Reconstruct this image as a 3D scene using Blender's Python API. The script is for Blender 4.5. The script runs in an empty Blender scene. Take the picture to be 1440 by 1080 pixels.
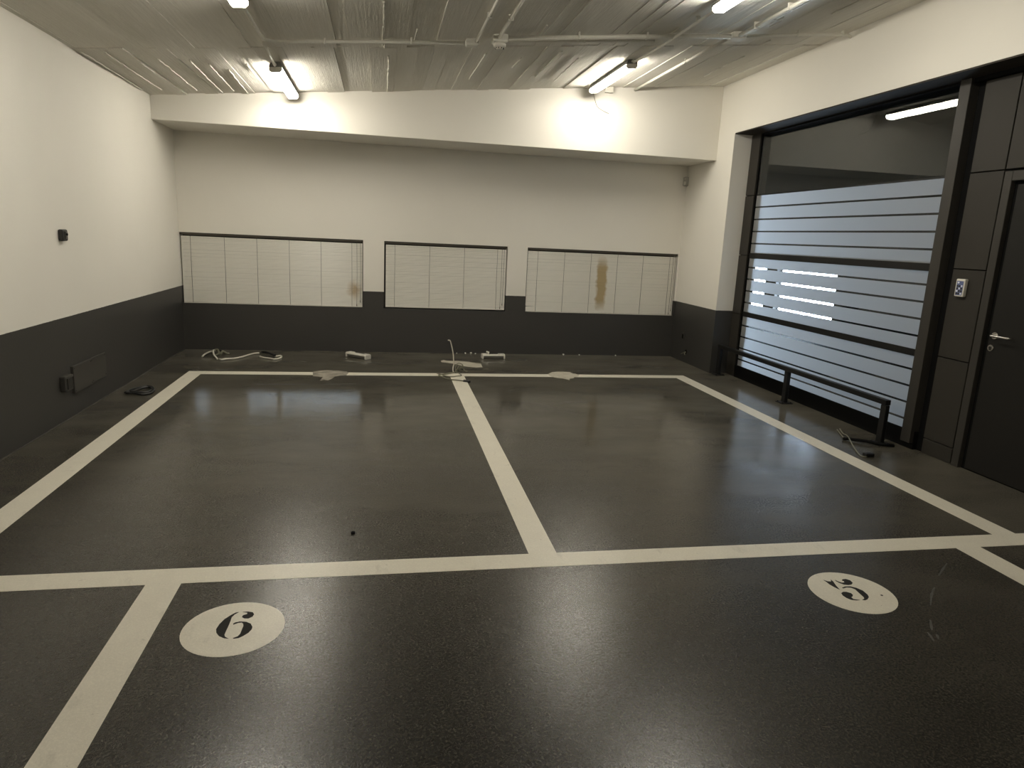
import bpy, bmesh, math, random
from mathutils import Vector, Matrix
C = bpy.context.scene.collection
R = random.Random(7)

# ------------------------------------------------------------------ sizes (metres)
XL, XR, YB, YF, ZB = -0.408, 6.258, 6.309, 5.477, 2.680
YS = -7.5                                     # wall behind the camera
DADO, WT, WB = 0.814, 1.478, 0.595
def zc(x): return 2.931 + (3.574 - 2.931) * (x - XL) / (XR - XL)     # sloping concrete ceiling
YJ, YE, ZS = 5.06, -0.40, 2.96                # opening in the right wall

# ------------------------------------------------------------------ materials
def new_mat(name):
    m = bpy.data.materials.new(name); m.use_nodes = True
    nt = m.node_tree; nt.nodes.clear()
    out = nt.nodes.new('ShaderNodeOutputMaterial')
    return m, nt, out
def N(nt, t, **kw):
    n = nt.nodes.new(t)
    for k, v in kw.items():
        if k in n.inputs.keys(): n.inputs[k].default_value = v
        else: setattr(n, k, v)
    return n
def L(nt, a, b): nt.links.new(a, b)
def mix_col(nt, fac, a, b):
    n = nt.nodes.new('ShaderNodeMix'); n.data_type = 'RGBA'
    for i, v in ((0, fac), (6, a), (7, b)):
        if hasattr(v, 'is_linked') or hasattr(v, 'links'): nt.links.new(v, n.inputs[i])
        else: n.inputs[i].default_value = v if i == 0 else (*v, 1)
    return n.outputs[2]
def math_n(nt, op, a, b=0.0, clamp=False):
    n = nt.nodes.new('ShaderNodeMath'); n.operation = op; n.use_clamp = clamp
    for i, v in ((0, a), (1, b)):
        if hasattr(v, 'links'): nt.links.new(v, n.inputs[i])
        else: n.inputs[i].default_value = v
    return n.outputs[0]
def noise(nt, vec, scale, detail=3, rough=.55):
    n = N(nt, 'ShaderNodeTexNoise', Scale=scale, Detail=detail, Roughness=rough)
    L(nt, vec, n.inputs['Vector']); return n.outputs['Fac']
def ramp(nt, fac, a, b, c0=(0, 0, 0, 1), c1=(1, 1, 1, 1)):
    n = nt.nodes.new('ShaderNodeValToRGB'); e = n.color_ramp.elements
    e[0].position, e[1].position = a, b; e[0].color, e[1].color = c0, c1
    L(nt, fac, n.inputs[0]); return n.outputs[0]
def pos(nt): return nt.nodes.new('ShaderNodeNewGeometry').outputs['Position']
def objco(nt): return nt.nodes.new('ShaderNodeTexCoord').outputs['Object']
def scaled(nt, vec, s):
    n = nt.nodes.new('ShaderNodeVectorMath'); n.operation = 'MULTIPLY'; n.inputs[1].default_value = s
    L(nt, vec, n.inputs[0]); return n.outputs[0]
def bump(nt, h, strength, dist):
    n = N(nt, 'ShaderNodeBump', Strength=strength, Distance=dist); L(nt, h, n.inputs['Height']); return n.outputs[0]
def surf(name, col, rough=.5, metal=0., spec=.5, grain=0., grain_scale=60., bmp=0., bmp_scale=200., emis=None):
    m, nt, out = new_mat(name)
    p = N(nt, 'ShaderNodeBsdfPrincipled', Roughness=rough, Metallic=metal)
    p.inputs['Specular IOR Level'].default_value = spec
    o = objco(nt)
    n = noise(nt, o, grain_scale)
    c = mix_col(nt, n, tuple(max(0, x * (1 - grain)) for x in col), tuple(x * (1 + grain) for x in col))
    L(nt, c, p.inputs['Base Color'])
    if bmp: L(nt, bump(nt, noise(nt, o, bmp_scale), bmp, .002), p.inputs['Normal'])
    if emis: p.inputs['Emission Color'].default_value = (*emis[0], 1); p.inputs['Emission Strength'].default_value = emis[1]
    L(nt, p.outputs[0], out.inputs[0]); return m

WHITE = (.81, .778, .70); DARK = (.040, .038, .034)
def wall_mat(name, two_tone):
    m, nt, out = new_mat(name)
    p = N(nt, 'ShaderNodeBsdfPrincipled', Roughness=.62); g = pos(nt)
    n = noise(nt, g, 1.3, 4); f = noise(nt, g, 45, 2)
    w = mix_col(nt, n, tuple(x * .96 for x in WHITE), tuple(x * 1.03 for x in WHITE))
    if two_tone:
        s = nt.nodes.new('ShaderNodeSeparateXYZ'); L(nt, g, s.inputs[0])
        zz = math_n(nt, 'ADD', s.outputs[2], math_n(nt, 'MULTIPLY', math_n(nt, 'SUBTRACT', noise(nt, g, 25, 2), .5), .004))
        k = math_n(nt, 'GREATER_THAN', zz, DADO)
        d = mix_col(nt, n, tuple(x * .9 for x in DARK), tuple(x * 1.12 for x in DARK))
        w = mix_col(nt, k, d, w)
        L(nt, math_n(nt, 'ADD', math_n(nt, 'MULTIPLY', k, .12), .5), p.inputs['Roughness'])
    L(nt, w, p.inputs['Base Color'])
    L(nt, bump(nt, f, .12, .004), p.inputs['Normal'])
    L(nt, p.outputs[0], out.inputs[0]); return m
M_WALL = wall_mat('painted plaster two tone', True)
M_WHITE = wall_mat('painted plaster white', False)

def ceiling_mat():
    m, nt, out = new_mat('board marked concrete')
    p = N(nt, 'ShaderNodeBsdfPrincipled', Roughness=.9); g = pos(nt); p.inputs['Specular IOR Level'].default_value = .08
    gr = noise(nt, scaled(nt, g, (70, 2.2, 10)), 1., 5, .65)
    bl = noise(nt, scaled(nt, g, (2.5, .5, 1)), 1., 3)
    pit = noise(nt, scaled(nt, g, (30, 9, 10)), 1., 4)
    c = mix_col(nt, ramp(nt, gr, .35, .7), (.78, .75, .67), (.90, .87, .79))
    c = mix_col(nt, ramp(nt, bl, .35, .7), c, (.74, .71, .63))
    L(nt, c, p.inputs['Base Color'])
    h = math_n(nt, 'ADD', gr, math_n(nt, 'MULTIPLY', ramp(nt, pit, .55, .75), .35))
    L(nt, bump(nt, h, .6, .007), p.inputs['Normal'])
    L(nt, p.outputs[0], out.inputs[0]); return m
M_CEIL = ceiling_mat()

def floor_mat():
    m, nt, out = new_mat('dark epoxy floor')
    p = N(nt, 'ShaderNodeBsdfPrincipled'); g = pos(nt)
    fine = noise(nt, g, 100, 2, .8); mid = noise(nt, g, 45, 3); big = noise(nt, g, .8, 4, .6)
    sm = noise(nt, scaled(nt, g, (.9, 1.7, 1)), 1., 5, .55)
    c = mix_col(nt, ramp(nt, fine, .44, .64), (.002, .0018, .0013), (.034, .030, .022))
    c = mix_col(nt, math_n(nt, 'MULTIPLY', ramp(nt, sm, .5, .8), .45), c, (.034, .031, .024))
    L(nt, c, p.inputs['Base Color'])
    # worn smooth towards the back wall, coarse and matt near the front
    sx = nt.nodes.new('ShaderNodeSeparateXYZ'); L(nt, g, sx.inputs[0])
    wear = N(nt, 'ShaderNodeMapRange'); wear.interpolation_type = 'SMOOTHSTEP'
    for k_, v_ in (('From Min', .6), ('From Max', 3.1), ('To Min', 0.), ('To Max', 1.)): wear.inputs[k_].default_value = v_
    L(nt, math_n(nt, 'ADD', sx.outputs[1], math_n(nt, 'MULTIPLY', math_n(nt, 'SUBTRACT', big, .5), 1.2)), wear.inputs['Value'])
    wv = wear.outputs[0]
    r = math_n(nt, 'ADD', math_n(nt, 'MULTIPLY', wv, -.13), math_n(nt, 'ADD', math_n(nt, 'MULTIPLY', mid, .08), .205))
    L(nt, r, p.inputs['Roughness'])
    p.inputs['Specular IOR Level'].default_value = .5
    p.inputs['Sheen Roughness'].default_value = .35; p.inputs['Sheen Tint'].default_value = (1., .93, .76, 1)      # dust
    L(nt, math_n(nt, 'ADD', math_n(nt, 'MULTIPLY', sm, .55), .12), p.inputs['Sheen Weight'])
    h = math_n(nt, 'ADD', math_n(nt, 'MULTIPLY', fine, 1.0), math_n(nt, 'MULTIPLY', mid, .6))
    bn = N(nt, 'ShaderNodeBump', Distance=.0022); L(nt, h, bn.inputs['Height'])
    L(nt, math_n(nt, 'ADD', math_n(nt, 'MULTIPLY', wv, -.28), .34), bn.inputs['Strength'])
    L(nt, bn.outputs[0], p.inputs['Normal'])
    L(nt, p.outputs[0], out.inputs[0]); return m
M_FLOOR = floor_mat()

def line_mat():
    m, nt, out = new_mat('white floor paint')
    p = N(nt, 'ShaderNodeBsdfPrincipled', Roughness=.33); g = pos(nt)
    a = noise(nt, g, 7, 5, .65); b = noise(nt, g, 70, 2); w = noise(nt, scaled(nt, g, (9, 3.5, 1)), 1., 6, .7); k = noise(nt, g, 17, 4, .6)
    fine = noise(nt, g, 100, 2, .8)
    c = mix_col(nt, a, (.68, .64, .535), (.82, .78, .66))
    c = mix_col(nt, math_n(nt, 'MULTIPLY', ramp(nt, w, .58, .74), .42), c, (.33, .305, .25))
    c = mix_col(nt, math_n(nt, 'MULTIPLY', ramp(nt, k, .68, .74), .5), c, (.30, .27, .21))
    c = mix_col(nt, math_n(nt, 'MULTIPLY', ramp(nt, b, .76, .80), .8), c, (.12, .10, .075))
    c = mix_col(nt, math_n(nt, 'MULTIPLY', ramp(nt, fine, .45, .7, (1, 1, 1, 1), (0, 0, 0, 1)), .16), c, (.30, .28, .22))
    L(nt, c, p.inputs['Base Color'])
    L(nt, bump(nt, fine, .30, .0022), p.inputs['Normal'])
    L(nt, p.outputs[0], out.inputs[0]); return m
M_LINE = line_mat()
def patch_mat(name, a, b):
    m, nt, out = new_mat(name)
    p = N(nt, 'ShaderNodeBsdfPrincipled', Roughness=.7); g = pos(nt)
    n = noise(nt, scaled(nt, g, (8, 30, 1)), 1., 5, .7)
    L(nt, mix_col(nt, ramp(nt, n, .35, .65), a, b), p.inputs['Base Color'])
    L(nt, p.outputs[0], out.inputs[0]); return m
M_PATCH = patch_mat('cream floor filler', (.60, .56, .46), (.30, .275, .22))
M_PATCH2 = patch_mat('worn floor filler', (.42, .38, .31), (.06, .055, .045))
M_SCR = patch_mat('scuff', (.07, .068, .06), (.03, .03, .026))
M_STENCIL = surf('stencilled dark grey', (.013, .012, .010), .7, spec=.2, grain=.3, grain_scale=150)

M_PANEL = surf('anthracite cladding', (.030, .027, .022), .5, spec=.25, grain=.06, grain_scale=5)
M_SOFFIT = surf('dark soffit', (.050, .044, .037), .8, spec=.1, grain=.08, grain_scale=5)
M_FRAME = surf('anthracite aluminium', (.036, .033, .028), .45, spec=.3, grain=.05)
M_BLACK = surf('black gasket', (.005, .005, .005), .8, spec=.1)
M_DOOR = surf('dark door leaf', (.011, .0102, .0085), .55, spec=.22, grain=.05)
M_STEEL = surf('black painted steel', (.009, .0088, .0085), .42, spec=.25, grain=.2)
M_CHROME = surf('satin steel', (.62, .60, .56), .25, metal=1.)
M_PVC = surf('grey pvc conduit', (.78, .755, .67), .45, grain=.08)
M_PVCW = surf('white plastic', (.70, .67, .59), .4, grain=.05)
M_BOX = surf('pale grey plastic', (.74, .72, .64), .45, grain=.05)
M_HOUS = surf('grey lamp housing', (.22, .215, .2), .5)
M_DET = surf('detector plastic', (.40, .385, .34), .3)
M_SLIT = surf('dark plastic', (.018, .017, .015), .45)
M_DGREY = surf('dark painted plastic', (.043, .040, .035), .4, grain=.1)
M_CABW = surf('white cable sheath', (.62, .59, .50), .5)
M_CABG = surf('grey green cable sheath', (.17, .165, .115), .5)
M_CABK = surf('black cable sheath', (.010, .010, .010), .45)
M_CHARC = surf('grey plastic underside', (.17, .16, .14), .5)
M_BROWN = surf('brown headrail', (.050, .042, .030), .5)
M_CORD = surf('brown ladder cord', (.10, .085, .06), .8)
M_KEYS = surf('blue keypad face', (.12, .15, .30), .4, grain=.3, grain_scale=300)
M_DISP = surf('pale key', (.75, .78, .9), .4)
M_GLIM = surf('added screen grey', (.22, .21, .19), .8, grain=.15, grain_scale=3)
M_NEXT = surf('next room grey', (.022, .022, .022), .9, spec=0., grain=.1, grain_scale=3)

def lamp_mat():
    m, nt, out = new_mat('glowing diffuser')
    e = N(nt, 'ShaderNodeEmission', Strength=LAMP); e.inputs[0].default_value = (1., .94, .82, 1)
    L(nt, e.outputs[0], out.inputs[0]); return m
LAMP = 61.
M_LAMP = lamp_mat()
def day_mat():
    m, nt, out = new_mat('daylit window pane')
    e = N(nt, 'ShaderNodeEmission', Strength=125.); e.inputs[0].default_value = (.67, .80, 1., 1)
    L(nt, e.outputs[0], out.inputs[0]); return m
M_DAY = day_mat()
def glass_mat():
    m, nt, out = new_mat('clear glass')
    t = N(nt, 'ShaderNodeBsdfTransparent'); t.inputs[0].default_value = (.90, .93, .92, 1)
    g = N(nt, 'ShaderNodeBsdfGlossy', Roughness=.0)
    f = N(nt, 'ShaderNodeFresnel', IOR=1.52)
    bk = nt.nodes.new('ShaderNodeNewGeometry').outputs['Backfacing']          # leaving the pane: inverse index, so no false total reflection
    L(nt, math_n(nt, 'ADD', math_n(nt, 'MULTIPLY', bk, 1 / 1.52 - 1.52), 1.52), f.inputs['IOR'])
    x = nt.nodes.new('ShaderNodeMixShader')
    L(nt, f.outputs[0], x.inputs[0]); L(nt, t.outputs[0], x.inputs[1]); L(nt, g.outputs[0], x.inputs[2])
    L(nt, x.outputs[0], out.inputs[0]); return m
M_GLASS = glass_mat()
def film_mat():
    m, nt, out = new_mat('frosted film')
    d = N(nt, 'ShaderNodeBsdfDiffuse'); d.inputs[0].default_value = (.50, .50, .49, 1)
    t = N(nt, 'ShaderNodeBsdfTranslucent'); t.inputs[0].default_value = (.86, .89, .93, 1)
    x = nt.nodes.new('ShaderNodeMixShader'); x.inputs[0].default_value = .64
    L(nt, d.outputs[0], x.inputs[1]); L(nt, t.outputs[0], x.inputs[2])
    n = noise(nt, pos(nt), 300, 2)
    b = bump(nt, n, .1, .001); L(nt, b, d.inputs['Normal'])
    L(nt, x.outputs[0], out.inputs[0]); return m
M_FILM = film_mat()
def slat_mat(name, stains):
    # stains: (x centre, half width, z centre, half height, colour, amount) in the window's own wall position
    m, nt, out = new_mat(name)
    p = N(nt, 'ShaderNodeBsdfPrincipled', Roughness=.33); g = pos(nt)
    n = noise(nt, scaled(nt, g, (1.2, 1, 3)), 1., 4)
    c = mix_col(nt, n, (.78, .75, .67), (.85, .82, .74))
    s = nt.nodes.new('ShaderNodeSeparateXYZ'); L(nt, g, s.inputs[0])
    wob = math_n(nt, 'MULTIPLY', math_n(nt, 'SUBTRACT', noise(nt, g, 9, 4), .5), .12)
    for cx, hw, cz, hh, col, amt in stains:
        dx = math_n(nt, 'DIVIDE', math_n(nt, 'ABSOLUTE', math_n(nt, 'ADD', math_n(nt, 'SUBTRACT', s.outputs[0], cx), wob)), hw)
        dz = math_n(nt, 'DIVIDE', math_n(nt, 'ABSOLUTE', math_n(nt, 'ADD', math_n(nt, 'SUBTRACT', s.outputs[2], cz), wob)), hh)
        pw = 2 if hh < .3 else 5
        k = math_n(nt, 'POWER', math_n(nt, 'ADD', math_n(nt, 'POWER', dx, pw), math_n(nt, 'POWER', dz, pw)), 1 / pw)
        k = ramp(nt, k, .2 if hh < .3 else .6, 1.15, (1, 1, 1, 1), (0, 0, 0, 1))
        c = mix_col(nt, math_n(nt, 'MULTIPLY', k, amt), c, col)
    L(nt, c, p.inputs['Base Color'])
    L(nt, p.outputs[0], out.inputs[0]); return m

# ------------------------------------------------------------------ mesh helpers
class MB:
    def __init__(s): s.bm = bmesh.new()
    def box(s, lo, hi, bev=0., seg=2):
        lo, hi = Vector(lo), Vector(hi); c = (lo + hi) / 2; d = hi - lo
        r = bmesh.ops.create_cube(s.bm, size=1, matrix=Matrix.Translation(c) @ Matrix.Diagonal((*d, 1)))
        if bev:
            es = list({e for v in r['verts'] for e in v.link_edges})
            bmesh.ops.bevel(s.bm, geom=es, offset=bev, segments=seg, profile=.5, affect='EDGES')
        return s
    def hexa(s, p):                     # 8 points: bottom loop, top loop
        v = [s.bm.verts.new(q) for q in p]
        for f in ((3, 2, 1, 0), (4, 5, 6, 7), (0, 1, 5, 4), (1, 2, 6, 5), (2, 3, 7, 6), (3, 0, 4, 7)):
            s.bm.faces.new([v[i] for i in f])
        return s
    def poly(s, pts, z0, z1):           # flat plate from an outline
        from mathutils.geometry import tessellate_polygon
        tris = tessellate_polygon([[Vector((x, y, 0)) for x, y in pts]])
        a = [s.bm.verts.new((x, y, z0)) for x, y in pts]; b = [s.bm.verts.new((x, y, z1)) for x, y in pts]
        for t in tris:
            for vv, flip in ((b, False), (a, True)):
                q = [vv[i] for i in t]
                n = (q[1].co - q[0].co).cross(q[2].co - q[0].co)
                if (n.z < 0) != flip: q.reverse()
                try: s.bm.faces.new(q)
                except ValueError: pass
        for i in range(len(pts)):
            j = (i + 1) % len(pts)
            s.bm.faces.new((a[i], a[j], b[j], b[i]))
        return s
    def cyl(s, a, b, r, n=16, r2=None, caps=True):
        return s.tube([a, b], r, n, r2=r2, caps=caps)
    def tube(s, pts, r, n=10, r2=None, caps=True, flat=None):
        pts = [Vector(p) for p in pts]; rings = []; up = None
        for i, p in enumerate(pts):
            t = (pts[min(i + 1, len(pts) - 1)] - pts[max(i - 1, 0)]).normalized()
            if up is None:
                up = Vector((0, 0, 1)) if abs(t.z) < .9 else Vector((0, 1, 0))
            u = (up - t * up.dot(t)).normalized(); w = t.cross(u); up = u
            rr = r if r2 is None else r + (r2 - r) * i / (len(pts) - 1)
            ring = []
            for k in range(n):
                an = 2 * math.pi * k / n
                ku, kw = (1, 1) if flat is None else flat
                ring.append(s.bm.verts.new(p + u * rr * math.cos(an) * ku + w * rr * math.sin(an) * kw))
            rings.append(ring)
        for a, b in zip(rings, rings[1:]):
            for k in range(n):
                f = s.bm.faces.new((a[k], a[(k + 1) % n], b[(k + 1) % n], b[k])); f.smooth = True
        if caps:
            s.bm.faces.new(rings[0][::-1]); s.bm.faces.new(rings[-1])
        return s
    def build(s, name, mat, parent=None, at=None, rot=None):
        """at: world point of the object's origin (top-level) ; children use their thing's origin"""
        bmesh.ops.recalc_face_normals(s.bm, faces=s.bm.faces)
        o_ = Vector(ORG[parent.name]) if parent else Vector(at or (0, 0, 0))
        bmesh.ops.translate(s.bm, verts=s.bm.verts, vec=-o_)
        me = bpy.data.meshes.new(name); s.bm.to_mesh(me); s.bm.free()
        me.materials.append(mat)
        o = bpy.data.objects.new(name, me); C.objects.link(o)
        if parent: o.parent = parent
        else: o.location = o_
        ORG[o.name] = tuple(o_)
        return o
ORG = {}
def smooth_path(pts, n=6):
    p = [Vector(q) for q in pts]; out = []
    for i in range(len(p) - 1):
        a, b, c, d = p[max(i - 1, 0)], p[i], p[i + 1], p[min(i + 2, len(p) - 1)]
        for k in range(n):
            t = k / n
            out.append(.5 * ((2 * b) + (c - a) * t + (2 * a - 5 * b + 4 * c - d) * t * t + (3 * b - a - 3 * c + d) * t ** 3))
    out.append(p[-1]); return out
def thing(name, label, cat, loc, group=None):
    o = bpy.data.objects.new(name, None); C.objects.link(o); o.location = loc; o.empty_display_size = .1
    ORG[o.name] = tuple(loc)
    return tag(o, label, cat, group)
def tag(o, label, cat, group=None):
    o['label'] = label; o['category'] = cat
    if group: o['group'] = group
    return o
def struct(o, label, cat):
    o['kind'] = 'structure'; o['label'] = label; o['category'] = cat; return o
def sthing(name, label, cat, loc):
    o = bpy.data.objects.new(name, None); C.objects.link(o); o.location = loc; ORG[o.name] = tuple(loc)
    return struct(o, label, cat)

# ------------------------------------------------------------------ room shell
b = MB().box((XL - .25, YS - .25, -.2), (12.0, 9.5, 0))
floor = struct(b.build('floor', M_FLOOR), 'dark grey speckled epoxy garage floor with white bay markings', 'floor')
def mark(name, polys, mat, label=None, z=.0012, z0=.0, parent=None):
    b = MB()
    for p in polys: b.poly(p, z0, z)
    o = b.build(name, mat, parent or floor)
    if label: o['label'] = label
    return o
rect = lambda x0, y0, x1, y1: [(x0, y0), (x1, y0), (x1, y1), (x0, y1)]
mark('bay_line', [rect(XL + .005, .010, 6.05, .158)], M_LINE, 'long white line crossing the whole floor in front of both bays')
mark('bay_line', [rect(-.002, .158, .154, 4.880)], M_LINE, 'white line down the left side of the left bay')
mark('bay_line', [[(.154, 4.722), (2.856, 4.722), (3.022, 4.722), (5.655, 4.722), (5.655, 4.880), (.154, 4.880)]], M_LINE, 'white line along the back end of both bays')
mark('bay_line', [[(2.820, .158), (2.968, .158), (3.022, 4.722), (2.856, 4.722)]], M_LINE, 'white line dividing the two bays')
mark('bay_line', [rect(5.655, .158, 5.815, 4.880)], M_LINE, 'white line down the right side of the right bay')
mark('bay_line', [rect(1.028, -5.0, 1.178, .010)], M_LINE, 'white line coming towards the viewer left of number 6')
mark('bay_line', [rect(5.262, -5.0, 5.422, .010)], M_LINE, 'white line coming towards the viewer right of number 5')

SIX = [[(1.477, -0.268), (1.465, -0.271), (1.45, -0.288), (1.43, -0.318), (1.418, -0.354), (1.413, -0.391), (1.419, -0.416), (1.434, -0.441), (1.456, -0.459), (1.475, -0.465), (1.459, -0.45), (1.454, -0.436), (1.454, -0.413), (1.456, -0.376), (1.457, -0.337), (1.456, -0.305), (1.464, -0.284)],
 [(1.471, -0.356), (1.478, -0.348), (1.495, -0.343), (1.52, -0.348), (1.541, -0.364), (1.552, -0.39), (1.552, -0.407), (1.544, -0.43), (1.528, -0.451), (1.513, -0.464), (1.494, -0.467), (1.491, -0.463), (1.507, -0.452), (1.513, -0.436), (1.514, -0.406), (1.515, -0.379), (1.511, -0.361), (1.504, -0.351), (1.492, -0.352), (1.48, -0.359), (1.474, -0.364)],
 [(1.493, -0.269), (1.514, -0.268), (1.534, -0.276), (1.542, -0.291), (1.539, -0.309), (1.525, -0.322), (1.508, -0.32), (1.497, -0.309), (1.498, -0.296), (1.513, -0.288), (1.513, -0.276)]]
FIVE = [[(4.237, -0.261), (4.25, -0.277), (4.266, -0.281), (4.278, -0.261), (4.277, -0.282), (4.265, -0.321), (4.257, -0.361), (4.245, -0.331), (4.239, -0.303), (4.24, -0.284)],
 [(4.297, -0.267), (4.304, -0.285), (4.315, -0.297), (4.329, -0.296), (4.335, -0.284), (4.33, -0.276), (4.34, -0.265), (4.361, -0.264), (4.374, -0.28), (4.37, -0.304), (4.354, -0.318), (4.334, -0.322), (4.312, -0.315), (4.3, -0.297), (4.295, -0.279)],
 [(4.281, -0.344), (4.303, -0.335), (4.332, -0.336), (4.354, -0.353), (4.368, -0.382), (4.365, -0.419), (4.355, -0.441), (4.333, -0.46), (4.316, -0.466), (4.303, -0.462), (4.322, -0.452), (4.329, -0.438), (4.333, -0.405), (4.338, -0.363), (4.328, -0.348), (4.309, -0.343), (4.285, -0.35)],
 [(4.242, -0.392), (4.26, -0.382), (4.276, -0.384), (4.291, -0.398), (4.289, -0.415), (4.275, -0.429), (4.266, -0.431), (4.265, -0.45), (4.277, -0.456), (4.293, -0.462), (4.272, -0.463), (4.249, -0.455), (4.238, -0.436), (4.235, -0.413)]]
def circle(cx, cy, r, n=64): return [(cx + r * math.cos(2 * math.pi * k / n), cy + r * math.sin(2 * math.pi * k / n)) for k in range(n)]
d6 = mark('number_disc', [circle(1.479, -.387, .198)], M_LINE, 'white painted disc with a dark stencilled 6')
mark('numeral', SIX, M_STENCIL, 'dark stencilled number 6', .0022, .001, d6)
d5 = mark('number_disc', [circle(4.304, -.386, .198)], M_LINE, 'white painted disc with a dark stencilled 5')
mark('numeral', FIVE, M_STENCIL, 'dark stencilled number 5', .0022, .001, d5)

def streak(pts, w):
    n = len(pts); l, r = [], []
    for i, (x, y) in enumerate(pts):
        a, c = pts[max(i - 1, 0)], pts[min(i + 1, n - 1)]; d = Vector((c[0] - a[0], c[1] - a[1])).normalized()
        k = w * (.35 + .65 * math.sin(math.pi * (i + .5) / n)) * R.uniform(.6, 1.2)
        l.append((x - d.y * k, y + d.x * k)); r.append((x + d.y * k, y - d.x * k))
    return l + r[::-1]
def dens(pts): return [(v.x, v.y) for v in smooth_path([(x, y, 0) for x, y in pts], 4)]
mark('paint_chip', [circle(4.432, -.432, .006, 10)], M_STENCIL, 'tiny dark chip in the disc with the 5', .0022, .001, d5)
mark('paint_chip', [streak(dens([(2.715, 4.835), (2.74, 4.85), (2.77, 4.835)]), .020)], surf('brown stain', (.10, .05, .025), .8), 'small brown chip in the back line', .0026)
PR = [(4.061, 4.88), (4.142, 5.006), (4.206, 5.041), (4.278, 5.044), (4.372, 5.016), (4.393, 4.931), (4.415, 4.92), (4.445, 4.849), (4.411, 4.764), (4.348, 4.715), (4.322, 4.656), (4.266, 4.632), (4.241, 4.541), (4.208, 4.596), (4.181, 4.64), (4.124, 4.66), (4.078, 4.728), (4.056, 4.797)]
PL = [(1.367, 4.954), (1.452, 4.994), (1.549, 4.987), (1.686, 4.924), (1.707, 4.856), (1.691, 4.72), (1.627, 4.695), (1.57, 4.649), (1.544, 4.521), (1.509, 4.436), (1.466, 4.455), (1.427, 4.423), (1.445, 4.623), (1.334, 4.64), (1.312, 4.883)]
SM = [(2.835, 5.695), (2.872, 5.751), (2.906, 5.7), (2.982, 5.688), (3.059, 5.693), (3.194, 5.632), (3.273, 5.55), (3.332, 5.52), (3.318, 5.286), (3.234, 5.265), (3.118, 5.323), (3.031, 5.434), (2.953, 5.53), (2.834, 5.608)]
mark('filler_patch', [PR], M_PATCH, 'cream filler patch over the back line of the right bay', .0024)
mark('filler_patch', [PL], M_PATCH2, 'worn grey filler patch breaking the back line of the left bay', .0024)
mark('filler_patch', [SM], M_PATCH, 'pale smeared filler behind the middle of the back line', .0024)
SC = [[(5.05, -.156), (4.966, -.218), (4.888, -.278)], [(4.766, -.387), (4.698, -.446), (4.607, -.541)], [(4.503, -.656), (4.445, -.731)], [(4.41, -.745), (4.402, -.77), (4.385, -.81)], [(4.439, -.765), (4.419, -.797)]]
mark('scuff_mark', [streak(dens(p), .006) for p in SC], M_SCR, 'thin pale curved scuff right of number 5', .0008)
FS = []
for k in range(26):
    x, y = R.uniform(.3, 5.5), R.uniform(4.2, 6.1); l = R.uniform(.05, .22)
    FS.append(streak(dens([(x - l, y + R.uniform(-.02, .02)), (x, y), (x + l, y + R.uniform(-.02, .02))]), R.uniform(.004, .018)))
mark('scuff_mark', FS, M_SCR, 'faint pale scuffs near the back wall', .0006)

# walls ---------------------------------------------------------------
WIN = [(XL, 1.836), (2.107, 3.760), (4.037, 6.237)]
b = MB(); T = .22
b.box((XL - .25, YB, 0), (XR + .3, YB + T, WB)); b.box((XL - .25, YB, WT), (XR + .3, YB + T, 3.75))
xs = [XL - .25] + [v for w in WIN for v in w] + [XR + .3]
for x0, x1 in zip(xs[0::2], xs[1::2]): b.box((x0, YB, WB), (x1, YB + T, WT))
struct(b.build('wall_back', M_WALL), 'back wall, white above dark grey dado, with three low windows', 'wall')
b = MB(); b.box((XL - .25, YS, 0), (XL, YB, 3.1))
struct(b.build('wall_left', M_WALL), 'left wall, white above a dark grey painted band', 'wall')
b = MB(); b.box((XR, YJ, 0), (XR + .3, YB, 3.75)); b.box((XR, YS, 0), (XR + .3, YE, 3.75)); b.box((XR, YE, ZS), (XR + .3, YJ, 3.75))
struct(b.build('wall_right', M_WALL), 'right wall, white above dark grey, around the glazed opening', 'wall')
b = MB(); b.box((XL - .25, YS - .2, 0), (XR + .3, YS, 3.75))
struct(b.build('wall_front', M_WALL), 'wall behind the viewer', 'wall')
b = MB(); b.box((XL, YF, ZB), (XR, YB, 3.7), .004, 1)
struct(b.build('trim_1', M_WHITE), 'deep white downstand beam below the ceiling along the back wall', 'beam')
# dirt bead along the foot of the walls
b = MB()
def bead(a, c, n):
    pts = []
    for i in range(n + 1):
        t = i / n; p = Vector(a).lerp(Vector(c), t); pts.append(p + Vector((R.uniform(-.003, .003), R.uniform(-.003, .003), 0)))
    b.tube(pts, .006, 6)
bead((XL + .004, -3.5, .002), (XL + .004, YB - .01, .002), 60)
struct(b.build('trim_2', surf('dusty wall joint', (.05, .046, .038), .9, grain=.7, grain_scale=30)), 'dusty joint along the foot of the left wall', 'trim')
# soffit of the opening
b = MB(); b.box((XR + .003, YE + .003, ZS - .012), (XR + .28, YJ - .003, ZS - .001))
struct(b.build('trim_3', M_SOFFIT), 'dark soffit over the glazed opening', 'trim')

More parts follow.
